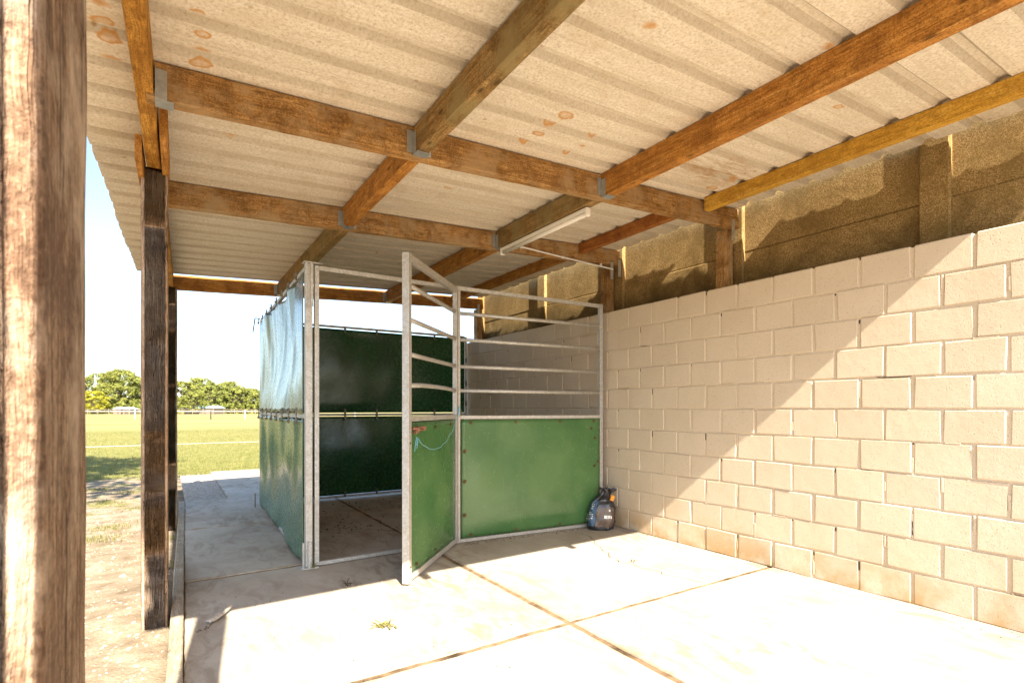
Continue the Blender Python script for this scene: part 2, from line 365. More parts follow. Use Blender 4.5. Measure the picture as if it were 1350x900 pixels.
# ------------------------------------------------------------------ the setting: ground
def gz(x, y):
    s = min(1, max(0, (y - 3.6) / 2.2)); s = s*s*(3 - 2*s)
    z = -.035 - .125 * s
    if x > -.0: z = min(z, -.13)
    k = max(0, min(1, (y - 14) / 10))
    z += (noise.noise(Vector((x*1.3, y*1.3, 0))) * .02 + noise.noise(Vector((x*5, y*5, 3))) * .008) * (1 - k)
    return z
def axis(a, b, segs):
    r = []
    for (lo, hi, st) in segs:
        n = max(1, int(round((hi - lo) / st))); r += [lo + (hi - lo) * i / n for i in range(n)]
    return r + [segs[-1][1]]
gx = axis(0, 0, [(-1500, -200, 300), (-200, -20, 30), (-20, -3, 1.5), (-3, .12, .06), (.12, 4, .6), (4, 20, 3), (20, 200, 45), (200, 1500, 300)])
gy = axis(0, 0, [(-300, -20, 60), (-20, 0, 4), (0, 14, .07), (14, 30, .5), (30, 120, 6), (120, 400, 40), (400, 3000, 400)])
mb = MB(); nx = len(gx)
mb.add([(x, y, gz(x, y)) for y in gy for x in gx], [(j*nx+i, j*nx+i+1, (j+1)*nx+i+1, (j+1)*nx+i) for j in range(len(gy)-1) for i in range(nx-1)])
tag(mb.build('ground', M['ground'], smooth=True), kind='structure')

# concrete floor slabs with earth-filled joints
mb = MB()
ys = [(-3.2, .36), (.385, 2.338), (2.376, 4.325), (4.352, 6.18), (6.205, 8.14)]
for (a, b) in ys:
    x0 = lambda Y: xl(Y) + .078
    for (l, r, tilt) in ((0, 1.882, 0), (1.918, 3.99, 0)):
        la = x0(a) if l == 0 else l; lb = x0(b) if l == 0 else l
        c = .006; dz = random.uniform(-.003, .003)
        if l != 0: la = lb = l
        cn = [(la, a), (r, a), (r, b), (lb, b)]; out = []
        for e in range(4):
            p, q = cn[e], cn[(e+1) % 4]; n = max(4, int(math.dist(p, q) / .035))
            for k in range(n):
                t = k/n; x = p[0] + (q[0]-p[0])*t; y = p[1] + (q[1]-p[1])*t
                x += .007*noise.noise(Vector((x*6, y*6, 2.5))) + .004*noise.noise(Vector((x*22, y*22, 7.5))); y += .009*noise.noise(Vector((x*5, y*5, 9.5))) + .004*noise.noise(Vector((x*24, y*24, 3.5)))
                out.append((x, y))
        cx_, cy_ = (la + r)/2, (a + b)/2
        top = [(x + math.copysign(min(c, abs(cx_ - x)), cx_ - x), y + math.copysign(min(c, abs(cy_ - y)), cy_ - y)) for x, y in out]; m_ = len(out)
        vs = [(x, y, dz) for x, y in top] + [(x, y, dz - .007) for x, y in out] + [(x, y, -.16) for x, y in out]
        mb.add(vs, [tuple(range(m_))] + [(i, (i+1) % m_, m_ + (i+1) % m_, m_ + i) for i in range(m_)] + [(m_+i, m_+(i+1) % m_, 2*m_+(i+1) % m_, 2*m_+i) for i in range(m_)])
for (l, r, a, b, dz) in ((.69, 2.4, 8.17, 11.75, -.01), (2.43, 3.99, 8.17, 11.75, -.008)):
    mb.cbox((l, a, -.16), (r, b, dz), .008)
tag(mb.build('concrete_floor', M['floor']), kind='structure')
mb = MB(); mb.add([(.09, -3, -.007), (3.9, -3, -.007), (3.9, 8.15, -.007), (.17, 8.15, -.007)], [(0, 1, 2, 3)])
tag(mb.build('joint_soil', M['joint']), kind='structure')
mb = MB()                                            # rough gravelly strip beside the far slab
n1, n2 = 18, 90
mb.add([(.19 + .49*i/n1, 8.17 + 3.2*j/n2, -.02 + .014*noise.noise(Vector((i*.9, j*.9, 0))) + random.uniform(-.006, .006)) for j in range(n2+1) for i in range(n1+1)],
       [(j*(n1+1)+i, j*(n1+1)+i+1, (j+1)*(n1+1)+i+1, (j+1)*(n1+1)+i) for j in range(n2) for i in range(n1)])
tag(mb.build('gravel_path', m_simple('grey_gravel', (.34, .29, .23), .95, 40, .5, .8, .01)), kind='structure')

def strip(pts, w, z, name, mat):
    mb = MB(); vs = []
    for i, p in enumerate(pts):
        q = Vector(pts[min(i+1, len(pts)-1)]) - Vector(pts[max(i-1, 0)]); q.normalize(); nn = Vector((-q.y, q.x)); ww = w * random.uniform(.4, 1.2)
        vs += [(p[0] + nn.x*ww/2, p[1] + nn.y*ww/2, z), (p[0] - nn.x*ww/2, p[1] - nn.y*ww/2, z)]
    mb.add(vs, [(2*i, 2*i+1, 2*i+3, 2*i+2) for i in range(len(pts)-1)]); return mb.build(name, mat)
def wander(keys, st=.03, amp=.012):
    out = []
    for (a, b) in zip(keys[:-1], keys[1:]):
        n = max(2, int(math.dist(a, b) / st))
        for i in range(n):
            t = i / n; x = a[0] + (b[0]-a[0])*t; y = a[1] + (b[1]-a[1])*t
            out.append((x + amp*noise.noise(Vector((x*9, y*9, 1))), y + amp*noise.noise(Vector((x*9, y*9, 5)))))
    return out + [keys[-1]]
tag(strip(wander([(3.36, 4.05), (3.3, 3.75), (3.05, 3.3), (2.98, 3.0), (3.07, 2.5), (3.1, 2.38)], .03, .06), .006, .0055, 'floor_crack', M['dung']), kind='structure')

# timber kerb along the slab edge
for (a, b, zt, lb) in ((-.4, 4.86, .042, 'long timber kerb board standing proud of the near slab edge'), (4.93, 8.1, .006, 'low far timber kerb board flush with the slab beyond the post')):
    k = timber('kerb_board', (xl(a) + .043, a, zt - .09), (xl(b) + .043, b, zt - .09), .062, .18, M['w_kerb'], seg=.1, rough=.004, cham=.006, seed=a)
    tag(k, lb, 'kerb')
    # fine

# rubble, chips and crumbs
def pebble(mb, x, y, z, r, fl=.5):
    n = random.choice((5, 6)); a0 = random.random()*6.28; vs = []; top = random.uniform(.6, 1)
    for k in range(n):
        a = a0 + 6.283*k/n; q = r*random.uniform(.6, 1.15); vs.append((x + q*math.cos(a), y + q*math.sin(a), z - r*.2))
    for k in range(n):
        v = vs[k]; vs.append((x + (v[0]-x)*.65, y + (v[1]-y)*.65, z + r*fl*top*random.uniform(.7, 1.1)))
    mb.add(vs, [tuple(range(n, 2*n))] + [(k, (k+1) % n, n + (k+1) % n, n + k) for k in range(n)])
mb = MB()
for i in range(2600):
    y = random.uniform(1.0, 9) if i % 3 else random.uniform(1.5, 4.5); x = random.uniform(-1.5, xl(y) - .0)
    pebble(mb, x, y, gz(x, y), random.choice((.003, .005, .006, .009, .014)) * random.uniform(.7, 1.3))
tag(mb.build('gravel', M['stone']), 'loose pale gravel and grit scattered on the sandy ground', 'gravel', kind='stuff')
rub = [(-.30, 2.95, .055), (-.12, 2.7, .035), (-.20, 2.5, .03), (-.42, 3.6, .03), (-.3, 5.3, .03), (-.16, 2.9, .022)]
rl = ['largest flat pale stone lying in the sand near the front post', 'small pale stone closest to the kerb board low in the picture', 'pale stone chip at the bottom of the sandy strip', 'grey stone in the sand left of the square post foot',
      'brown lump on the sand beyond the near post', 'tiny stone chip between the big flat stone and the kerb']
for (x, y, r), lb in zip(rub, rl):
    mb = MB(); pebble(mb, x, y, gz(x, y) + .004, r, .35); tag(mb.build('stone', M['stone']), lb, 'stone', 'loose stones on the sand')
mb = MB()
for i in range(420):
    y = random.uniform(4.5, 6.9); x = random.uniform(1.1, 3.0); pebble(mb, x, y, .001, random.choice((.003, .004, .006, .012)) * random.uniform(.6, 1.3), .6)
for i in range(60):
    y = random.uniform(5.2, 5.6); x = random.gauss(1.55, .12); pebble(mb, x, y, .001, random.uniform(.004, .014), .6)
for i in range(300):
    y = random.uniform(.9, 4.1); x = W - abs(random.gauss(0, .09)) - .01; pebble(mb, x, y, .001, random.uniform(.002, .006), .6)
for i in range(160): pebble(mb, random.uniform(.2, 3.7), random.uniform(1.4, 4.2), .001, random.uniform(.0015, .005), .6)
for i in range(170):
    t = random.random(); pebble(mb, 2.2 + 1.5*t + random.gauss(0, .02), 4.2 - .12*t + random.gauss(0, .02), .001, random.uniform(.002, .007), .6)
tag(mb.build('crumbs', M['dung']), 'dark crumbs of dirt and bedding scattered over the concrete floor', 'dirt', kind='stuff')

# ------------------------------------------------------------------ block wall
mb = MB()
bl, bh = .30, .2; j = .0125
for row in range(11):
    off = 1.43 if row % 2 == 0 else 1.28            # top row (10) carries joints at 1.43 + .3k
    k0 = int((-3.2 - off) / bl)
    y = off + k0 * bl; z0 = row * bh
    while y < 7.4:
        a = max(y, -3); b = min(y + bl, 7.42)
        if b - a > .05:
            dx = random.gauss(0, .0012)
            mb.cur = random.random()
            jl, jr = j*random.uniform(.5, 1.7)/2, j*random.uniform(.5, 1.7)/2
            T = Matrix.Translation((W + .07 + dx, (a+b)/2, z0 + bh/2)) @ Matrix.Rotation(random.gauss(0, .004), 4, 'Z') @ Matrix.Rotation(random.gauss(0, .006), 4, 'Y') @ Matrix.Rotation(random.gauss(0, .006), 4, 'X')
            hy = (b - a)/2; top = bh/2 - (0 if row == 10 else j*.35)
            # block built as a grid face so its arris is uneven
            mb.cbox((-.07, -hy + jl, -bh/2 + j*.25), (.07, hy - jr, top), .006, T, .8)
        y += bl
wall = thing('block_wall', 'cream concrete block wall along the right side of the shelter', 'wall', (W, 2, 0))
o = mb.build('blocks', M['block'], wall); o.location = (-W, -2, 0)
mb = MB(); mb.cbox((W + .0065, -2.98, 0), (W + .13, 7.40, 2.19), .002); o = mb.build('mortar', M['mortar'], wall); o.location = (-W, -2, 0)
mb = MB()
for row in range(11):
    off = 1.43 if row % 2 == 0 else 1.28
    for k in range(-6, 20):
        if random.random() < .32:
            y = off + bl*k + random.uniform(-.004, .004); h_ = random.choice((.012, .018, .03, .06)); z = row*bh + .192
            if y < 7.3: mb.cbox((W + .0035, y - random.uniform(.002, .0055), z - h_), (W + .010, y + random.uniform(.002, .005), z - random.uniform(0, .006)), .0015, None, .6)
o = mb.build('open_joints', m_simple('open_joint', (.06, .04, .025), .95, 40), wall); o.location = (-W, -2, 0)
# mortar smears squeezed out of some joints
mb = MB()
for i in range(120):
    row = random.randint(0, 9); off = 1.43 if row % 2 == 0 else 1.28; y = off + bl*random.randint(-4, 18)
    if y > 7.2: continue
    if random.random() < .55:
        z = row*bh + random.uniform(.03, .17); l = random.uniform(.02, .07); mb.cbox((W + .001, y - .007, z - l), (W + .02, y + .006, min(z + l, row*bh + .195)), .003, None, .6)
    else:
        z = row*bh + .2; l = random.uniform(.03, .12); mb.cbox((W + .001, y + .1 - l, z - .006), (W + .02, y + .1 + l, z + .005), .003, None, .6)
o = mb.build('mortar_smears', M['block'], wall); o.location = (-W, -2, 0)

# ------------------------------------------------------------------ precast concrete wall behind it
cw = thing('concrete_panel_wall', 'mossy brown precast concrete panel wall rising behind the block wall', 'wall', (4.15, 2.8, -.1))
pys = [-2.85, -1.43, -.01, 1.41, 2.84, 4.26, 5.68, 7.30]
for i, y in enumerate(pys):
    mb = MB(); mb.cbox((4.105, y - .085, 0), (4.235, y + .085, 3.5), .012, None, .4); 
    o = mb.build('post', M['panel'], cw); o.location = (-4.15, -2.8, 0)
for i in range(len(pys) - 1):
    for (z0, z1) in ((-.1, .55), (.551, 1.2), (1.201, 1.90), (1.901, 2.632), (2.633, 3.42)):
        mb = MB(); dx = random.uniform(-.006, .006); mb.cbox((4.135 + dx, pys[i] + .07, z0), (4.175 + dx, pys[i+1] - .07, z1), .008, None, .5)
        o = mb.build('panel', M['panel'], cw); o.location = (-4.15, -2.8, 0)

# ------------------------------------------------------------------ the shelter
sh = thing('open_shelter', 'open timber shelter with corrugated fibre cement roof over the yard', 'shelter', (0, 0, 0))
# roof sheets, each overlapping the next by one corrugation
pitch = .245; prof = [(0, 0), (.012, .013), (.024, .027), (.058, .027), (.070, .013), (.082, 0)]
edges = [.232 + .98*k for k in range(8)]
edges[-1] = 7.128
def sheet(y0, y1, xoff0, xr, lift, idx):
    ph = []; base = .232 - .02
    ph.append((y0, None))
    k0 = int((y0 - base) / pitch) - 1; pts = []
    for k in range(k0, k0 + 8):
        o = base + k * pitch
        for (dy, dz) in prof: pts.append((o + dy - .045, dz))
    pts = [p for p in pts if y0 - .055 <= p[0] <= y1 + .055]
    mb = MB(); nX = 34; th = .0065; m = len(pts)
    low = []; 
    for i in range(nX + 1):
        for (y, dz) in pts:
            x0 = xl(y) - .375 + xoff0; x = x0 + (xr - x0) * i / nX
            w = .0022 * noise.noise(Vector((x*1.7, y*2, idx)))
            low.append((x, y, zr(x) + dz + lift + w))
    vs = low + [(x, y, z + th) for x, y, z in low]; off = len(low)
    for i in range(nX):
        for k in range(m - 1):
            a = i*m + k; dz0 = pts[k][1]; dz1 = pts[k+1][1]
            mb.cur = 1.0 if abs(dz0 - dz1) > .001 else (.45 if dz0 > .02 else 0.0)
            mb.add([vs[q] for q in (a, a+1, a+m+1, a+m)], [(0, 1, 2, 3)])
            mb.add([vs[off+q] for q in (a, a+m, a+m+1, a+1)], [(0, 1, 2, 3)])
    mb.cur = .5
    for i in (0, nX):
        for k in range(m - 1):
            a = i*m + k; mb.add([vs[a], vs[a+1], vs[off+a+1], vs[off+a]], [(0, 1, 2, 3)])
    for k in (0, m-1):
        for i in range(nX):
            a = i*m + k; mb.add([vs[a], vs[a+m], vs[off+a+m], vs[off+a]], [(0, 1, 2, 3)])
    o = mb.build('roof_sheet', M['roof'], sh, recalc=False)
    bm = bmesh.new(); bm.from_mesh(o.data); bmesh.ops.remove_doubles(bm, verts=bm.verts, dist=.0004); bmesh.ops.recalc_face_normals(bm, faces=bm.faces); bm.to_mesh(o.data); bm.free()
    return o
xr_ = [4.10, 4.10, 4.065, 4.09, 4.05, 4.05, 4.06]
for i in range(7):
    sheet(max(edges[i], .36), edges[i+1], random.uniform(-.01, .01), xr_[i], .004 * (i % 2) , i)
# added unseen front board, skewed to give the roof shadow a straight edge
timber('shadow_edge_board', (-.50, .425, 2.755), (4.05, .335, 2.975 - .01), .022, .13, M['w_beam'], sh, seed=30)
# crossbeams
BY = [(2.815, 'w_beam'), (4.235, 'w_beam2'), (7.185, 'w_rust')]
for i, (Y, m) in enumerate(BY):
    xa = xl(Y) - .065; xb = 4.08
    h = .163; zo = h/2
    timber('crossbeam', (xa, Y, zb(xa) + zo), (xb, Y, zb(xb) + zo), .07, h, M[m], sh, seed=i + 1, rough=.0035, cham=.006)
# joists between the crossbeams
def joist(X, y0, y1, m, seed, w=.07, h=.155, zlow=None):
    z = (zb(X) + .004 if zlow is None else zlow) + h/2
    return timber('joist', (X, y0, z), (X, y1, z), w, h, M[m], sh, seed=seed, rough=.002, warp=.004)
joist(1.175, .45, 2.778, 'w_green', 11); joist(1.175, 2.852, 4.198, 'w_rust', 12); joist(1.18, 4.272, 7.148, 'w_green', 13)
joist(2.56, .45, 2.778, 'w_rust', 14, h=.165); joist(2.56, 2.852, 4.198, 'w_green', 15); joist(2.56, 4.272, 7.148, 'w_rust', 16)
# purlins against the wall side
def purlin(X, y0, y1, m, seed, h=.1):
    z = zr(X) - h/2 - .002
    return timber('purlin', (X, y0, z), (X, y1, z), .06, h, M[m], sh, seed=seed, rough=.002)
purlin(3.61, .45, 2.74, 'w_yellow', 21, .105); purlin(3.53, 2.86, 4.185, 'w_red', 22); purlin(3.56, 4.28, 7.14, 'w_rust', 23)
# edge beam above the open side, with short packers at the post
timber('edge_beam', (xl(.4) - .065, .4, 2.545 + .077), (xl(3.8) - .068, 3.8, 2.563 + .077), .066, .15, M['w_orange'], sh, seed=25, rough=.0035)
timber('edge_beam', (xl(3.82) - .066, 3.82, 2.555 + .077), (xl(7.3) - .066, 7.3, 2.555 + .077), .066, .15, M['w_orange'], sh, seed=26, rough=.003)
timber('packer', (xl(3.3) - .012, 3.12, 2.60), (xl(3.7) - .012, 3.72, 2.60), .035, .13, M['w_rust'], sh, seed=27)
timber('packer', (xl(3.5) - .13, 3.42, 2.57), (xl(3.8) - .13, 3.80, 2.57), .03, .14, M['w_rust'], sh, seed=28)

# posts of the open side: rough old square timbers
def rough_post(X0, X1, Y0, Y1, zb_, zt, mat, seed, amp=.008, label=None):
    w = X1 - X0; d = Y1 - Y0; L = zt - zb_; mb = MB(); n = int(L / .02); vs = []; fs = []
    P = []; q = 10; r = .018
    cs = [(-1, -1), (1, -1), (1, 1), (-1, 1)]
    for ci in range(4):
        a = cs[ci]; b = cs[(ci+1) % 4]
        for t in range(q): 
            s = t / q; P.append(((a[0] + (b[0]-a[0])*s) * w/2, (a[1] + (b[1]-a[1])*s) * d/2))
    # round the corners
    P2 = []
    for (x, y) in P:
        ax = max(0, abs(x) - (w/2 - r)); ay = max(0, abs(y) - (d/2 - r)); l = math.hypot(ax, ay)
        if l > r: x = math.copysign(w/2 - r + ax*r/l, x); y = math.copysign(d/2 - r + ay*r/l, y)
        P2.append((x, y))
    m = len(P2)
    for i in range(n + 1):
        t = i / n * L
        for (x, y) in P2:
            l = math.hypot(x, y); nn = noise.noise(Vector((x*40 + seed, y*40, t*1.5))) * .55 + noise.noise(Vector((x*12 + seed, y*12, t*2.3))) * .7 + noise.noise(Vector((x*90, y*90, t*7 + seed))) * .3
            dd = amp * nn
            vs.append((t, x * (1 + dd/l), y * (1 + dd/l)))
    for i in range(n):
        for k in range(m): fs.append((i*m + k, i*m + (k+1) % m, (i+1)*m + (k+1) % m, (i+1)*m + k))
    fs.append(tuple(range(m))); fs.append(tuple(n*m + k for k in range(m))); mb.add(vs, fs)
    o = mb.build('post', mat, sh, smooth=True)
    o.matrix_local = Matrix.Translation(((X0+X1)/2, (Y0+Y1)/2, zb_)) @ Matrix(((0, 1, 0), (0, 0, 1), (1, 0, 0))).to_4x4()
    if label: o['label'] = label
    return o
rough_post(-.21, -.074, .477, .757, -.4, 2.545, M['w_post2'], 3, .007, 'blurred sun-bleached post close to the camera')
rough_post(-.127, .004, 3.65, 3.91, -.4, 2.562, M['w_post'], 8, .004, 'dark weathered square post with long cracks')
rough_post(xl(7.15) - .125, xl(7.15) + .002, 7.06, 7.31, -.4, 2.55, M['w_post'], 13, .004)
# short posts carrying the beams behind the block wall
for i, (Y, m) in enumerate(((2.885, 'w_beam2'), (4.345, 'w_beam'), (7.24, 'w_beam'))):
    timber('wall_post', (4.035, Y, 1.6), (4.035, Y, zb(4.03) - .003), .09, .11, M[m], sh, seed=40 + i, rough=.003)
# joist hangers
def hanger(x, y, z, s=1, dirx=False, h=.12, label=None):
    """folded strap: back flange on the beam, side cheek, seat below. joist runs along -Y from beam face at y"""
    mb = MB(); t = .002; w = .074
    for sd in (-1, 1):
        mb.cbox((sd*w/2 - t/2, -.045, 0), (sd*w/2 + t/2, -.0005, h), .0006)
        a, b = (sd*w/2, sd*(w/2 + .034)) if sd > 0 else (sd*(w/2 + .034), sd*w/2)
        mb.cbox((a, -.003, .012), (b, -.001, h + .012), .0006)
        for q in range(4): mb.tube([(sd*(w/2 + .017), -.003, .03 + q*.027), (sd*(w/2 + .017), -.0055, .03 + q*.027)], .0035, 6)
        mb.tube([(sd*(w/2 + .001), -.025, .04), (sd*(w/2 + .004), -.025, .04)], .0035, 6)
    mb.cbox((-w/2 - t/2, -.07, -.003), (w/2 + t/2, -.0005, -.001), .0005)
    o = mb.build('joist_hanger', M['hanger'], sh); o.location = (x, y, z)
    if dirx: o.rotation_euler = (0, 0, dirx)
    return o
for X in (1.175, 2.56):
    hanger(X, 2.779, zb(X) + .002); hanger(X, 4.198, zb(X) + .002); hanger(X, 7.149, zb(X) + .002)
hanger(xl(2.8) - .030, 2.815, 2.543, dirx=R(90), h=.13)
# slotted steel straps where the beams meet the wall posts
for (X, Y, z) in ((4.0, 2.775, 2.70), (3.96, 4.193, 2.66), (4.07, 4.193, 2.70), (3.99, 7.14, 2.7)):
    mb = MB(); mb.cbox((X - .02, Y - .002, z - .09), (X + .02, Y + .001, z + .09), .0008)
    for q in range(6): mb.tube([(X + (.009 if q % 2 else -.009), Y - .001, z - .07 + q*.028), (X + (.009 if q % 2 else -.009), Y - .005, z - .07 + q*.028)], .004, 6)
    mb.build('strap_plate', M['hanger'], sh)
# roofing bolt tips
# ------------------------------------------------------------------ strip light and conduit
sl = thing('strip_light', 'white unlit tube light fixed under the roof joist', 'light', (2.56, 3.55, 2.63))
mb = MB(); mb.cbox((-.018, -.585, -.002), (.018, .585, .028), .004); mb.build('body', M['white'], sl)
mb = MB(); mb.tube([(0, -.57, -.016), (0, .57, -.016)], .018, 16); mb.build('diffuser', m_simple('frosted_cover', (.72, .70, .64), .3, 5, .02, .01, .001), sl, smooth=True)
for s in (-1, 1):
    mb = MB(); mb.cbox((-.021, min(s*.568, s*.60), -.037), (.021, max(s*.568, s*.60), .028), .006); mb.build('end_cap', M['white'], sl)
mb = MB(); mb.tube([(2.60, 4.12, 2.652), (2.66, 4.19, 2.70), (2.75, 4.187, 2.725), (3.3, 4.187, 2.70), (3.97, 4.187, 2.675)], .008, 8)
for X in (2.8, 3.3, 3.8): mb.cbox((X - .008, 4.177, 2.69 if X > 3 else 2.71), (X + .008, 4.199, 2.735 if X < 3 else 2.712), .002)
tag(mb.build('cable_conduit', M['white_paint']), 'thin pale conduit running along the crossbeam from the tube light', 'conduit')

# ------------------------------------------------------------------ horse stall
st = thing('horse_stall', 'galvanised horse stall with green sheeting and an open gate', 'stall', (0, 0, 0))
def sheet_panel(name, p0, p1, z0, z1, mat, parent, amp, seed, pleat=0.0, side=0.0, th=.004):
    """bulging, creased plastic sheet between two uprights"""
    p0 = Vector(p0); p1 = Vector(p1); d = p1 - p0; L = d.length; d.normalize(); nrm = Vector((d.y, -d.x, 0))
    nu = max(12, int(L / .035)); nv = max(12, int((z1 - z0) / .035)); vs = []
    for a in range(2):
        for jv in range(nv + 1):
            for i in range(nu + 1):
                u = i / nu; v = jv / nv; e = min(1, min(u, 1-u) * 9) * (1 if pleat else min(1, min(v, 1-v) * 10))
                x = u * L; z = z0 + (z1 - z0) * v
                w = noise.noise(Vector((x*1.1 + seed, z*1.3, seed))) * amp * 1.6 + noise.noise(Vector((x*3.1, z*2.2, seed + 4))) * amp * .45
                if pleat:
                    top = max(0, v - .15); w += pleat * math.sin(x * 8.0 + 4.0*noise.noise(Vector((x*2, z*.8, seed)))) * (top**.8) + pleat*.6*abs(noise.noise(Vector((x*6 + z*1.5, z*1.1, seed))))
                w += amp * 1.3 * math.sin(math.pi*u) * math.sin(math.pi*v)
                zz = z
                if pleat and v > .999: zz -= .025 * abs(math.sin(x * 4.7))
                if pleat and v < .001: zz += .03 * abs(noise.noise(Vector((x*4, seed, 0))))
                q = p0 + d*x + nrm * (w*e + side + (th if a else 0)); vs.append((q.x, q.y, zz))
    n = (nu+1)*(nv+1); fs = []
    for jv in range(nv):
        for i in range(nu):
            k = jv*(nu+1) + i; fs.append((k, k+1, k+nu+2, k+nu+1)); fs.append((n+k, n+k+nu+1, n+k+nu+2, n+k+1))
    for i in range(nu):
        for b in (0, nv*(nu+1)): fs.append((b+i, b+i+1, n+b+i+1, n+b+i))
    for jv in range(nv):
        for b in (0, nu): k = jv*(nu+1) + b; fs.append((k, k+nu+1, n+k+nu+1, n+k))
    mb = MB(); mb.add(vs, fs); return mb.build(name, mat, parent, smooth=True)
def clip(parent, p, nrm, down=True, s=1.0):
    """small bolted strap that holds a sheet to its rail"""
    mb = MB(); p = Vector(p); n = Vector(nrm).normalized(); t = Vector((-n.y, n.x, 0)); sg = -1 if down else 1
    Mx = Matrix.Translation(p) @ Matrix(((t.x, n.x, 0), (t.y, n.y, 0), (0, 0, 1))).to_4x4()
    z0, z1 = sorted((sg*-.01*s, sg*.052*s))
    mb.cbox((-.011*s, .0, z0), (.011*s, .012, z1), .003, Mx)
    mb.tube([Mx @ Vector((0, .01, sg*.034*s)), Mx @ Vector((0, .022, sg*.034*s))], .009*s, 8)
    return mb.build('clip', M['clip'], parent)

# side panel (seen obliquely from outside)
A = Vector((.895, 4.235, 0)); B = Vector((.975, 7.19, 0))
mb = MB(); mb.bar(A + Vector((0, 0, .01)), A + Vector((0, 0, 2.295)), .05, .05, up=(0, 1, 0)); mb.bar(B + Vector((0, 0, .01)), B + Vector((0, 0, 2.29)), .04, .04, up=(0, 1, 0))
for z in (2.272, 1.142, .035): mb.bar(A + Vector((0, .027, z)), B + Vector((0, -.022, z)), .03, .034)
sp = mb.build('side_panel', M['galv'], st)
dA = (B - A).normalized(); nS = Vector((-1, 0, 0))
sheet_panel('plastic_sheet', (.862, 4.27, 0), (.942, 7.16, 0), 1.165, 2.235, M['green_p'], sp, .030, 2.0, .022, .0)['label'] = 'creased sheet coloured pale for the sky it reflects'
sheet_panel('plastic_sheet', (.862, 4.27, 0), (.942, 7.16, 0), .03, 1.128, M['green_s'], sp, .030, 5.0, .012, 0)
# sheet sits outside: normals face -X
for k in range(8):
    u = (k + .6) / 8; p = A.lerp(B, u); clip(sp, (p.x - .045, p.y, 1.155), nS, False); clip(sp, (p.x - .045, p.y, 1.13), nS, True)
    if k % 1 == 0: clip(sp, (p.x - .045, p.y, 2.26), nS, True)
# foot and head plates of the corner post
mb = MB(); mb.cbox((.855, 4.195, 2.297), (.99, 4.28, 2.305), .002)
mb.cbox((.866, 4.198, 1.98), (.883, 4.209, 2.296), .001); mb.cbox((.902, 4.198, 1.97), (.924, 4.209, 2.296), .001)
mb.build('head_plate', M['galv'], st)
mb = MB(); mb.cbox((.845, 4.192, .0), (.858, 4.205, .20), .001); mb.cbox((.885, 4.19, .0), (.91, 4.208, .2), .001); mb.cbox((.84, 4.18, .001), (.96, 4.28, .009), .001); mb.build('foot_plate', M['galv'], st)
mb = MB(); mb.bar((.955, 7.215, 2.30), (.90, 7.17, 2.30), .012, .012); mb.bar((.895, 7.17, 2.30), (.87, 7.16, 2.12), .012, .012); mb.build('latch_pin', M['clip'], st)
mb = MB(); mb.bar((.895, 7.16, .0), (.895, 7.16, .17), .012, .02); mb.build('latch_pin', M['clip'], st)

# back panel
A = Vector((.99, 7.225, 0)); B = Vector((3.80, 7.215, 0))
mb = MB()
for p in (A, B): mb.bar(p + Vector((0, 0, .01)), p + Vector((0, 0, 2.285)), .04, .04, up=(0, 1, 0))
for z in (2.282, 1.118, .035): mb.bar(A + Vector((.02, 0, z)), B + Vector((-.02, 0, z)), .03, .03)
bp = mb.build('back_panel', M['galv'], st)
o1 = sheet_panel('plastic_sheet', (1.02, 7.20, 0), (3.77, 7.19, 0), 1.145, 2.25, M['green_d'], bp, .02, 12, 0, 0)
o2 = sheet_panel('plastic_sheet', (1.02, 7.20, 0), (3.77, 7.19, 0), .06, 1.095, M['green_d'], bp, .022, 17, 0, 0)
for k in range(7):
    x = 1.12 + k*.43; 
    for (z, dn) in ((2.262, True), (1.13, False), (1.108, True), (.045, False)): clip(bp, (x, 7.172, z), (0, -1, 0), dn, 1.25)
for z in (1.95, 1.6, 1.3, .9, .5): clip(bp, (3.79, 7.172, z), (0, -1, 0), True, 1.2)

# front frame: jamb, lintel tube, threshold and the fixed railed panel
zr_ = [2.05, 1.815, 1.575, 1.36]; J = Vector((.955, 4.24, 0)); H = Vector((2.175, 4.27, 0)); E = Vector((3.745, 4.135, 0))
mb = MB(); mb.bar(J + Vector((0, 0, .01)), J + Vector((0, 0, 2.29)), .034, .034, up=(0, 1, 0)); mb.bar(J + Vector((.017, 0, 2.272)), H + Vector((-.018, 0, 2.272)), .032, .034); mb.bar(J + Vector((.017, 0, .02)), H + Vector((-.018, 0, .02)), .03, .028)
mb.build('door_frame', M['galv'], st)
mb = MB()
mb.bar(H + Vector((0, 0, .005)), H + Vector((0, 0, 2.29)), .034, .036, up=(0, 1, 0)); mb.bar(E + Vector((0, 0, .01)), E + Vector((0, 0, 2.27)), .04, .036, up=(0, 1, 0))
mb.bar(H + Vector((.018, 0, 2.272)), E + Vector((-.02, 0, 2.252)), .032, .034); mb.bar(H + Vector((.018, 0, 1.122)), E + Vector((-.02, 0, 1.118)), .03, .032); mb.bar(H + Vector((.018, 0, .022)), E + Vector((-.02, 0, .022)), .03, .03)
fp = mb.build('front_panel', M['galv'], st)
for z in zr_:
    mb = MB(); mb.tube([H + Vector((.016, 0, z)), H.lerp(E, .5) + Vector((0, 0, z)), E + Vector((-.018, 0, z))], .0165, 12); mb.build('rail', M['galv'], fp, smooth=True)
sheet_panel('plastic_sheet', (2.20, 4.252, 0), (3.72, 4.122, 0), .045, 1.10, M['green_l'], fp, .020, 21, 0, 0)
def bolt(parent, p, n, r=.009, mat='rust'):
    mb = MB(); p = Vector(p); n = Vector(n).normalized(); mb.tube([p, p + n*.002], r*1.7, 10); mb.tube([p, p + n*.007], r*.7, 6); mb.build('bolt', M[mat], parent)
nf = Vector((-.135, -1.57, 0)).normalized()
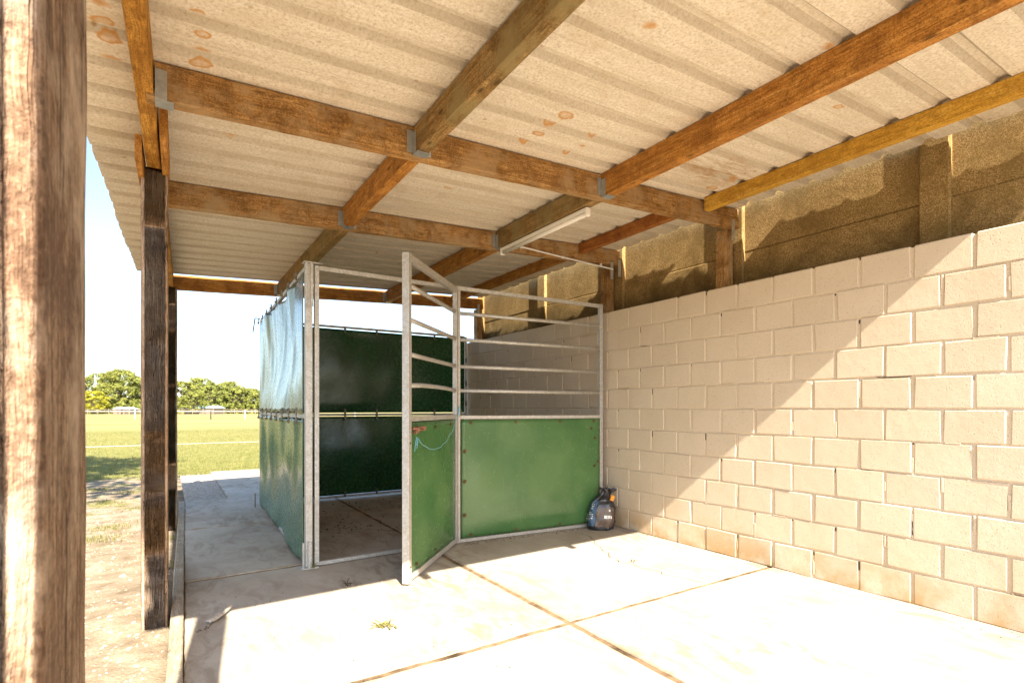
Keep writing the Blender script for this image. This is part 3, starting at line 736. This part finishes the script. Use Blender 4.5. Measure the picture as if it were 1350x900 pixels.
fpz = lambda u, z: (Vector((2.20, 4.247, z)).lerp(Vector((3.72, 4.117, z)), u) + nf*.004)
for u in (.06, .36, .68, .95): bolt(fp, fpz(u, 1.075), nf); bolt(fp, fpz(u, .07), nf)
for z in (.25, .55, .82): bolt(fp, fpz(.018, z), nf, .011)
for (u, z) in ((.955, .62), (.985, .66), (.96, .9), (.93, 1.0), (.87, .38)): bolt(fp, fpz(u, z), nf)

# gate standing open towards the camera
F = Vector((1.372, 3.455, 0)); Hh = Vector((2.133, 4.232, 0)); dG = (Hh - F).normalized()
gt_ = MB(); zz = lambda z: Vector((0, 0, z))
gt_.bar(F + zz(.012), F + zz(2.262), .05, .05, up=dG); gt_.bar(Hh + zz(.02), Hh + zz(2.265), .04, .045, up=dG)
gt_.bar(F + dG*.026 + zz(2.238), Hh - dG*.023 + zz(2.242), .036, .05); gt_.bar(F + dG*.026 + zz(1.13), Hh - dG*.023 + zz(1.13), .032, .036); gt_.bar(F + dG*.026 + zz(.035), Hh - dG*.023 + zz(.045), .032, .04)
gate = gt_.build('gate', M['galv'], st); gate['label'] = 'narrow gate swung open towards the camera'
for z in zr_:
    mb = MB(); pm = F.lerp(Hh, .5) + zz(z + (.012 if z < 1.4 else 0)); mb.tube([F + dG*.022 + zz(z), F.lerp(Hh, .25) + zz(z + (.010 if z < 1.4 else 0)), pm, F.lerp(Hh, .75) + zz(z + (.010 if z < 1.4 else 0)), Hh - dG*.02 + zz(z)], .0165, 12); mb.build('rail', M['galv'], gate, smooth=True)
nG = Vector((dG.y, -dG.x, 0))
q0 = F + dG*.03 + nG*.002; q1 = Hh - dG*.026 + nG*.002
sheet_panel('plastic_sheet', q0, q1, .06, 1.105, M['green_l'], gate, .022, 31, 0, 0)
for (u, z) in ((.12, 1.07), (.5, 1.06), (.86, 1.07), (.5, .1), (.12, .1)): bolt(gate, q0.lerp(q1, u) + nG*.01 + zz(z), nG)
for z in (.22, 1.75):
    mb = MB(); mb.bar(Hh + dG*.012 + zz(z), H + Vector((-.012, -.02, z)), .014, .03); mb.tube([(2.153, 4.238, z - .04), (2.153, 4.238, z + .06)], .011, 10); mb.build('hinge', M['galv'], gate)
mb = MB(); mb.tube([F - nG*(-.0255) + zz(.965), F + nG*.0275 + zz(.965)], .008, 10); mb.build('latch_hole', M['dung'], gate)
mb = MB(); mb.tube([F + nG*.0255 + zz(.13), F + nG*.034 + zz(.13)], .011, 6); mb.build('bolt', M['clip'], gate)
# torn foam along the top of the gate sheet
mb = MB()
for i in range(26):
    u = random.uniform(.03, .24); p = q0.lerp(q1, u) + nG*(.018 + random.uniform(0, .012)) + zz(1.07 - random.uniform(0, .045)*(1 - u*2.5)); r = random.uniform(.006, .014)
    mb.cbox((-r*1.6, -r*.6, -r*.5), (r*1.6, r*.6, r*.5), r*.2, Matrix.Translation(p) @ Matrix.Rotation(random.uniform(0, 3), 4, 'Z') @ Matrix.Rotation(random.uniform(-.5, .5), 4, 'X'))
mb.build('torn_edge', m_simple('torn_brown_foam', (.27, .13, .075), .9, 90, .5, .5, .002), gate)
# blue twine tied across the gate
mb = MB(); pts = []
for i in range(25):
    t = i/24; u = .02 + .96*t; sag = .15*(1 - (2*t - .95)**2 if t < .97 else 0); z = 1.02 - max(0, sag) + .12*t*t
    if t > .93: z += (t - .93)*1.2
    pts.append(q0.lerp(q1, u) + nG*(.045 + .006*math.sin(i*1.7)) + zz(z))
mb.tube(pts, .0026, 6)
for e in (pts[0], pts[-1]):
    for k in range(5):
        q = e + Vector((random.uniform(-.012, .012), random.uniform(-.012, .012), 0)); mb.tube([e, q + zz(-.03), q + zz(-.05 - random.uniform(.0, .05)) + Vector((random.uniform(-.01, .01), 0, 0))], .0022, 5)
tag(mb.build('twine', M['twine'], smooth=True), 'light blue baling twine sagging across the open green gate', 'twine')

# ------------------------------------------------------------------ bag in the corner
bag = thing('plastic_bag', 'crumpled black plastic bag leaning in the corner by the block wall', 'bag', (3.63, 4.01, 0.0))
def bag_shape(t, a):
    """t 0..1 height, a angle"""
    prof = [(0, .80), (.04, .98), (.25, 1.06), (.5, 1.0), (.7, .86), (.82, .62), (.90, .36), (1.0, .20)]
    for (t0, r0), (t1, r1) in zip(prof[:-1], prof[1:]):
        if t <= t1: r = r0 + (r1-r0)*(t-t0)/(t1-t0); break
    ca, sa = math.cos(a), math.sin(a); e = .62
    x = math.copysign(abs(ca)**e, ca) * .128 * r; y = math.copysign(abs(sa)**e, sa) * .085 * r
    z = .37*t
    k = 1 + .10*noise.noise(Vector((x*16, y*16, z*12))) + .09*abs(noise.noise(Vector((x*38, y*38, z*30 + 4)))) + (.25*math.sin(a*7)*.5 if t > .78 else 0)
    return Vector((x*k + .10*z + .25*max(0, t-.8)*.37, y*k + .08*z, z))
mb = MB(); nt, na = 54, 72; vs = [bag_shape(i/nt, 6.2832*k/na) for i in range(nt+1) for k in range(na)]
mb.add(vs, [(i*na+k, i*na+(k+1) % na, (i+1)*na+(k+1) % na, (i+1)*na+k) for i in range(nt) for k in range(na)] + [tuple(range(na)), tuple(nt*na+k for k in range(na))])
o = mb.build('bag_body', M['bag'], bag, smooth=True); bag.rotation_euler = (0, 0, R(-38))
def patch(name, t0, t1, a0, a1, mat, off=.0025, n=14, m=14):
    mb = MB(); vs = []
    for i in range(n+1):
        for k in range(m+1):
            t = t0 + (t1-t0)*i/n; a = a0 + (a1-a0)*k/m; p = bag_shape(t, a); c = Vector((.10*p.z, .08*p.z, p.z)); d = (p - c).normalized(); vs.append(p + d*off)
    mb.add(vs, [(i*(m+1)+k, i*(m+1)+k+1, (i+1)*(m+1)+k+1, (i+1)*(m+1)+k) for i in range(n) for k in range(m)]); return mb.build(name, mat, bag, smooth=True)
D = math.pi/180
patch('blue_band', .12, .80, 192*D, 252*D, M['bag_blue']); patch('brown_band', .10, .62, 256*D, 322*D, M['bag_brown'])
# blurred, unreadable white print: small marks
random.seed(5)
def dab(t0, t1, a0, a1, off=.005):
    n = m = 3; vs = []
    for i in range(n+1):
        for k in range(m+1):
            t = t0 + (t1-t0)*i/n; a = a0 + (a1-a0)*k/m; p = bag_shape(t, a); c = Vector((.10*p.z, .08*p.z, p.z)); vs.append(p + (p-c).normalized()*off)
    mbw = MB(); mbw.add(vs, [(i*(m+1)+k, i*(m+1)+k+1, (i+1)*(m+1)+k+1, (i+1)*(m+1)+k) for i in range(n) for k in range(m)]); mbw.build('print_mark', M['white'], bag)
for r_ in range(5):
    for c_ in range(4):
        if random.random() < .75: dab(.26 + r_*.05, .29 + r_*.05, (206 + c_*9)*D, (211 + c_*9)*D)
for r_ in range(4):
    for c_ in range(3):
        if random.random() < .8: dab(.56 + r_*.055, .59 + r_*.055, (212 + c_*9)*D, (218 + c_*9)*D)
dab(.33, .41, 272*D, 281*D); dab(.33, .41, 283*D, 291*D); dab(.33, .40, 293*D, 300*D); dab(.51, .56, 285*D, 291*D)
for k in range(7): dab(.2 + k*.06, .225 + k*.06, 176*D, 182*D)
mb = MB(); p = bag_shape(.86, 300*D)
mb.cbox((-.02, -.01, -.032), (.02, .01, .026), .006, Matrix.Translation(p + Vector((.045, -.02, .0))) @ Matrix.Rotation(.3, 4, 'Y'), .5); mb.build('orange_tag', M['orange'], bag)
mb = MB(); vs = []
for i in range(9):
    for k in range(40):
        a = 6.2832*k/40; r = .030 + .045*(i/8)**1.3; r *= 1 + .28*math.sin(a*6 + i*.3); top = bag_shape(.96, 0); vs.append((.075 + r*math.cos(a), .025 + r*.5*math.sin(a), .345 + .055*(i/8) + .012*math.sin(a*5)))
mb.add(vs, [(i*40+k, i*40+(k+1) % 40, (i+1)*40+(k+1) % 40, (i+1)*40+k) for i in range(8) for k in range(40)] + [tuple(range(40))]); mb.build('bag_neck', M['bag'], bag, smooth=True)

# ------------------------------------------------------------------ litter on the slab
mb = MB(); vs = []
for i in range(13):
    t = i/12; w = .032*math.sin(math.pi*min(1, .15 + t*.8))**.7*(1 - .55*t); c = Vector((.185 + .135*t, 3.42 + .16*t, 0)); n = Vector((-.76, .64, 0))
    for k in range(5):
        s = k/4*2 - 1; vs.append((c.x + n.x*w*s, c.y + n.y*w*s, .012 + .012*(1 - s*s) + .006*noise.noise(Vector((i*.7, k, 0))) + .01*t))
mb.add(vs, [(i*5+k, i*5+k+1, (i+1)*5+k+1, (i+1)*5+k) for i in range(12) for k in range(4)])
n0 = len(vs); o = mb.build('bark_strip', M['pale_bark'], smooth=True); md = o.modifiers.new('s', 'SOLIDIFY'); md.thickness = .006
tag(o, 'pale curled strip of bark lying on the shaded slab', 'bark')
def twiggy(name, label, cat, x, y, r, n, mat, z=.004, hmax=.03, group=None):
    mb = MB()
    for i in range(n):
        a = random.uniform(0, 6.28); l = r*random.uniform(.3, 1); p = Vector((x + random.gauss(0, r*.25), y + random.gauss(0, r*.25), z)); q = p + Vector((math.cos(a)*l, math.sin(a)*l, random.uniform(0, hmax)))
        mb.tube([p, (p+q)/2 + Vector((0, 0, .008)), q], [.003, .0025, .001], 4)
        nrm = Vector((-math.sin(a), math.cos(a), 0))*l*.16; m_ = (p+q)/2 + Vector((0, 0, .009)); mb.add([m_ - nrm*.6, q + nrm*.2, q - nrm, m_], [(0, 1, 2, 3)])
    return tag(mb.build(name, mat), label, cat, group)
twiggy('dry_weed', 'dry yellowish weed sprig lying on the sunlit slab', 'weed', .98, 2.86, .09, 16, M['weed'])
twiggy('dry_leaf', 'dried brown leaf on the shaded slab before the stall doorway', 'leaf', 1.03, 3.66, .05, 7, M['dung'], group='dry leaves')
twiggy('dry_leaf', 'small dry leaf at the floor joint beside the block wall', 'leaf', 3.05, 3.0, .03, 5, M['dung'], group='dry leaves')
twiggy('twig', 'thin twig lying beside the bark strip', 'twig', .17, 3.36, .06, 3, M['bark'], .004, .005)
twiggy('weed_tuft', 'green weed tuft growing at the foot of the stall corner post', 'weed', .925, 4.19, .035, 14, M['weed'], .003, .05)
twiggy('weed_tuft', 'small weed tuft in the gap between kerb board and far post', 'weed', .0, 5.3, .08, 16, M['weed'], -.14, .08)

# ------------------------------------------------------------------ grass, rope, fences, far sheds
random.seed(11)
mb = MB()
def blade(x, y, z, h, w, lean):
    a = random.uniform(0, 6.28); dx, dy = math.cos(a), math.sin(a); mb.cur = random.random()
    mb.add([(x - dy*w, y + dx*w, z), (x + dy*w, y - dx*w, z), (x + dx*lean, y + dy*lean, z + h)], [(0, 1, 2)])
for i in range(52000):
    u = random.random(); Y = 12.1 + 26*u**1.7; x = random.uniform(-.2*Y - .3, .17*Y + .3)
    e = noise.noise(Vector((x*1.5, Y*1.5, 0)))*.8
    if Y < 12.5 + e: continue
    if x > .6 and Y < 11.9: continue
    k = 1 + (Y - 12)*.05
    blade(x, Y, gz(x, Y) - .005, random.uniform(.02, .07) * (1 + .6*noise.noise(Vector((x, Y, 9)))), .004*k, random.uniform(0, .04))
for i in range(1500):
    cx_, cy_ = random.choice([(-.55, 7.6), (-.75, 9.6), (-.5, 10.6), (-1.0, 11.2), (-.3, 8.9), (-.6, 7.0)]); x = random.gauss(cx_, .14); Y = random.gauss(cy_, .12); blade(x, Y, gz(x, Y), random.uniform(.02, .06), .0035, random.uniform(0, .03))
tag(mb.build('grass', M['grass'], recalc=False), 'short sunlit pasture grass beyond the sandy yard', 'grass', kind='stuff')

mb = MB(); mb.tube([(x, 22.6 + .012*x*x*.3 + .15*noise.noise(Vector((x*.4, 0, 0))), -.08) for x in [i*.6 - 9 for i in range(30)]], .004, 6)
tag(mb.build('fence_rope', M['white_paint']), 'white rope running low across the near pasture', 'rope')

def field_pt(px, d):   # helper: world X,Y for a lateral tangent and depth in the field
    u = (px - 675) / 705.; F_ = (.5413, .8408); R_ = (.8408, -.5413); return (d*(F_[0] + R_[0]*u), d*(F_[1] + R_[1]*u))
def fence(name, label, a, b, n, hz, pw, rails, mat, group=None, railr=.03):
    f = thing(name, label, 'fence', (a[0], a[1], -.17), group); d = Vector((b[0]-a[0], b[1]-a[1], 0))
    for i in range(n + 1):
        p = d*(i/n); mb = MB(); mb.cbox((p.x - pw/2, p.y - pw/2, 0), (p.x + pw/2, p.y + pw/2, hz), .01); mb.build('post', mat, f)
    for z in rails:
        mb = MB(); mb.bar(Vector((0, 0, z)), d + Vector((0, 0, z)), railr, railr*2); mb.build('rail', mat, f)
    return f
fence('paddock_fence', 'long wooden rail fence at the far edge of the pasture', field_pt(60, 118), field_pt(420, 118), 26, 1.25, .14, (.55, 1.1), M['far_wood'], railr=.06)
fence('tape_fence', 'thin white tape fence crossing the middle of the pasture', field_pt(33, 70), field_pt(468, 70), 3, 1.15, .09, (1.0,), M['white_paint'], railr=.014)
p = field_pt(278, 66); mb = MB(); mb.cbox((p[0]-.07, p[1]-.07, -.17), (p[0]+.07, p[1]+.07, .85), .02); mb.tube([(p[0], p[1], .85), (p[0], p[1], .9)], .05, 8)
tag(mb.build('fence_post', m_simple('dark_creosote', (.04, .028, .02))), 'single dark wooden post standing in the pasture', 'post')
def shed(px0, px1, d, h, wallm, roofm, label, depth=5):
    a = field_pt(px0, d); b = field_pt(px1, d); L = math.dist(a, b); ang = math.atan2(b[1]-a[1], b[0]-a[0])
    s = thing('low_shed', label, 'shed', (a[0], a[1], -.17), None, ang)
    mb = MB(); mb.cbox((0, 0, 0), (L, depth, h*.72), .02); mb.build('wall', wallm, s)
    mb = MB(); mb.add([(-.3, -.3, h*.7), (L+.3, -.3, h*.7), (L+.3, depth/2, h), (-.3, depth/2, h), (-.3, depth+.3, h*.7), (L+.3, depth+.3, h*.7)], [(0, 1, 2, 3), (3, 2, 5, 4), (0, 3, 4), (1, 5, 2), (0, 4, 5, 1)]); mb.build('roof', roofm, s)
    for k in range(3):
        mb = MB(); x = L*(k + .5)/3; mb.cbox((x - .5, -.03, .0), (x + .5, .02, h*.55), .01); mb.build('door', M['far_wood'], s)
dark = m_simple('dark_shed_wall', (.10, .09, .075), .9, 2)
shed(243, 281, 126, 2.0, dark, M['blue_roof'], 'low shed with a pale blue roof under the far trees')
shed(151, 158, 124, 1.7, dark, M['white_paint'], 'left one of two small white sheds before the far trees', 3)
shed(164, 170, 124, 1.6, dark, M['white_paint'], 'right one of two small white sheds before the far trees', 3)

# trees
def tree_meshes(seed, Hh, Rr, nclump, nleaf, ls, low=.12):
    rnd = random.Random(seed); tr = MB(); cr = MB()
    base = Vector((0, 0, 0)); top = Vector((rnd.uniform(-.4, .4), rnd.uniform(-.4, .4), Hh*.62))
    tr.tube([base, base.lerp(top, .35) + Vector((.1, .05, 0)), base.lerp(top, .7), top], [Hh*.030, Hh*.022, Hh*.014, Hh*.006], 8)
    for i in range(nclump):
        zt = low + (1 - low) * (1 - rnd.random()**1.15)
        prof = math.sin(math.pi * min(1, max(0, (zt - low + .10)/(1.08 - low + .10))))**.6
        a = rnd.uniform(0, 6.283); rr = Rr * prof * (rnd.random()**.38)
        c = Vector((rr*math.cos(a), rr*math.sin(a), zt*Hh)); cs = Hh*.085*rnd.uniform(.6, 1.35)
        if i % 3 == 0:
            s = base.lerp(top, max(.25, min(.95, zt*.75))); tr.tube([s, (s + c)/2 + Vector((0, 0, -.1)), c], [Hh*.008, Hh*.005, Hh*.002], 5)
        tone = rnd.random()
        for k in range(nleaf):
            d = Vector((rnd.gauss(0, 1), rnd.gauss(0, 1), rnd.gauss(0, .62))); d = d.normalized() * cs * (rnd.random()**.45)
            p = c + d; n = (d.normalized() + Vector((rnd.uniform(-.6, .6), rnd.uniform(-.6, .6), rnd.uniform(-.2, .9)))).normalized()
            t1 = n.cross(Vector((rnd.uniform(-1, 1), rnd.uniform(-1, 1), rnd.uniform(-1, 1)))).normalized(); t2 = n.cross(t1); s = ls * rnd.uniform(.6, 1.3)
            cr.cur = min(1, max(0, tone*.75 + rnd.uniform(0, .25))); cr.add([p - t1*s, p + t2*s*.6, p + t1*s, p - t2*s*.6], [(0, 1, 2, 3)])
    return tr, cr
protos = []
for k, (sd, Hh, Rr) in enumerate(((1, 9.6, 4.6), (2, 8.6, 5.2), (3, 7.2, 4.6), (4, 10.2, 4.4))):
    tr, cr = tree_meshes(sd, Hh, Rr, 130, 75, .20)
    me = []
    for mbx, nm in ((tr, 'trunk'), (cr, 'crown')):
        m = bpy.data.meshes.new(nm); m.from_pydata(mbx.v, [], mbx.f); a = m.attributes.new('tone', 'FLOAT', 'FACE'); a.data.foreach_set('value', mbx.tone); me.append(m)
    protos.append(me)
def put_tree(k, x, y, s, rz, leaf, label, group=None, z=-.2, name='leafy_tree'):
    t = thing(name, label, 'tree', (x, y, z), group, rz); t.scale = (s, s, s)
    for m, nm, mat in ((protos[k][0], 'trunk', M['bark']), (protos[k][1], 'crown', leaf)):
        m2 = m if m.materials and m.materials[0] == mat else (m.copy() if m.materials else m)
        if not m2.materials: m2.materials.append(mat)
        else: m2.materials[0] = mat
        o = bpy.data.objects.new(nm, m2); C.objects.link(o); o.parent = t
G = 'trees along the far edge of the pasture'
TR = [(92, 134, 1.02, 3, 'leaf_a', 'leafy tree at the far left, mostly behind the near post'), (124, 128, .62, 1, 'leaf_c', 'low bright yellow-green tree beside the near post edge'),
      (133, 142, 1.10, 0, 'leaf_a', 'yellow-green tree just right of the near post'), (159, 136, 1.07, 3, 'leaf_a', 'tallest tree of the left clump, crown poking above its neighbours'),
      (186, 138, 1.02, 0, 'leaf_b', 'rounded tree half hidden behind the square post, left side'), (212, 140, .95, 1, 'leaf_b', 'tree wholly covered by the square post at a glance'),
      (240, 136, .92, 1, 'leaf_a', 'pale tree just right of the square posts'), (256, 126, .72, 2, 'leaf_a', 'small autumn-tinged tree above the blue-roofed shed'), (266, 150, 1.02, 0, 'leaf_b', 'taller tree behind the blue-roofed shed'),
      (284, 134, .98, 2, 'leaf_b', 'dense green tree in the middle of the right clump'), (300, 146, .97, 1, 'leaf_a', 'broad tree behind the right clump with a high dome'),
      (313, 134, .90, 2, 'leaf_b', 'green tree left of the stall corner'), (330, 140, .88, 2, 'leaf_a', 'tree whose crown slopes down to the stall panel'), (347, 134, .80, 2, 'leaf_b', 'tree cut by the left edge of the stall side panel'),
      (372, 140, .8, 1, 'leaf_b', 'tree hidden behind the stall side panel')]
random.seed(3)
TR = [t for t in TR if t[0] not in (212, 372)]
for (px, d, s, k, lf, lb) in TR:
    x, y = field_pt(px, d); put_tree(k, x, y, s, random.uniform(0, 6.28), M[lf], lb, G)
# hedge of undergrowth beneath the trees
mb = MB(); rnd = random.Random(9)
for i in range(9000):
    px = rnd.uniform(40, 420); x, y = field_pt(px, rnd.uniform(130, 140)); z = -.2 + rnd.random()**1.3*2.6; s = rnd.uniform(.12, .3); n = Vector((rnd.gauss(0, 1), rnd.gauss(0, 1), rnd.gauss(0, 1))).normalized(); t1 = n.orthogonal().normalized(); t2 = n.cross(t1)
    p = Vector((x, y, z)); mb.cur = rnd.random(); mb.add([p - t1*s, p + t2*s, p + t1*s, p - t2*s], [(0, 1, 2, 3)])
tag(mb.build('undergrowth', M['leaf_b'], recalc=False), 'low shrubby undergrowth beneath the far trees', 'shrubs', kind='stuff')
# garden tree left of the shelter: throws the dappled shade on the yard and grass
tr, cr = tree_meshes(21, 10.5, 4.3, 170, 90, .13, .36)
t = thing('shade_tree', 'leafy tree standing left of the shelter, shading the grass', 'tree', (-5.3, 5.6, -.15))
tr.build('trunk', M['bark'], t); cr.build('crown', M['leaf_b'], t, recalc=False)

# ------------------------------------------------------------------ light, sky, camera
el, az = R(40.3), R(7.0)
w = bpy.data.worlds.new('World'); SC.world = w; w.use_nodes = True; nt = w.node_tree
sky = nt.nodes.new('ShaderNodeTexSky'); sky.sky_type = 'NISHITA'; sky.sun_disc = False; sky.sun_elevation = el; sky.sun_rotation = R(187); sky.air_density = 1.0; sky.dust_density = 1.2; sky.ozone_density = 2.0
bg = nt.nodes['Background']; nt.links.new(sky.outputs[0], bg.inputs[0]); bg.inputs[1].default_value = .08
sd = bpy.data.lights.new('sun', 'SUN'); sd.energy = 4.0; sd.angle = R(.5); sd.color = (1, .90, .765)
so = bpy.data.objects.new('sun', sd); C.objects.link(so)
dirv = Vector((math.sin(az)*math.cos(el), math.cos(az)*math.cos(el), -math.sin(el))); so.rotation_euler = dirv.to_track_quat('-Z', 'Y').to_euler()
cd = bpy.data.cameras.new('camera'); cam = bpy.data.objects.new('camera', cd); C.objects.link(cam); SC.camera = cam
cd.sensor_width = 36; cd.lens = 705/1350*36; cd.shift_y = 88/1350; cd.clip_start = .05; cd.clip_end = 6000
yaw = math.atan2(454, 705); cam.location = (0, 0, 1.203); cam.rotation_euler = (R(90), 0, -yaw)
cd.dof.use_dof = True; cd.dof.focus_distance = 4.2; cd.dof.aperture_fstop = 11
SC.view_settings.view_transform = 'Standard'; SC.view_settings.look = 'None'; SC.view_settings.exposure = 2.48; SC.view_settings.gamma = 1
SC.view_settings.use_curve_mapping = False
SC.cycles.max_bounces = 10; SC.cycles.diffuse_bounces = 7; SC.cycles.glossy_bounces = 4; SC.cycles.use_denoising = True
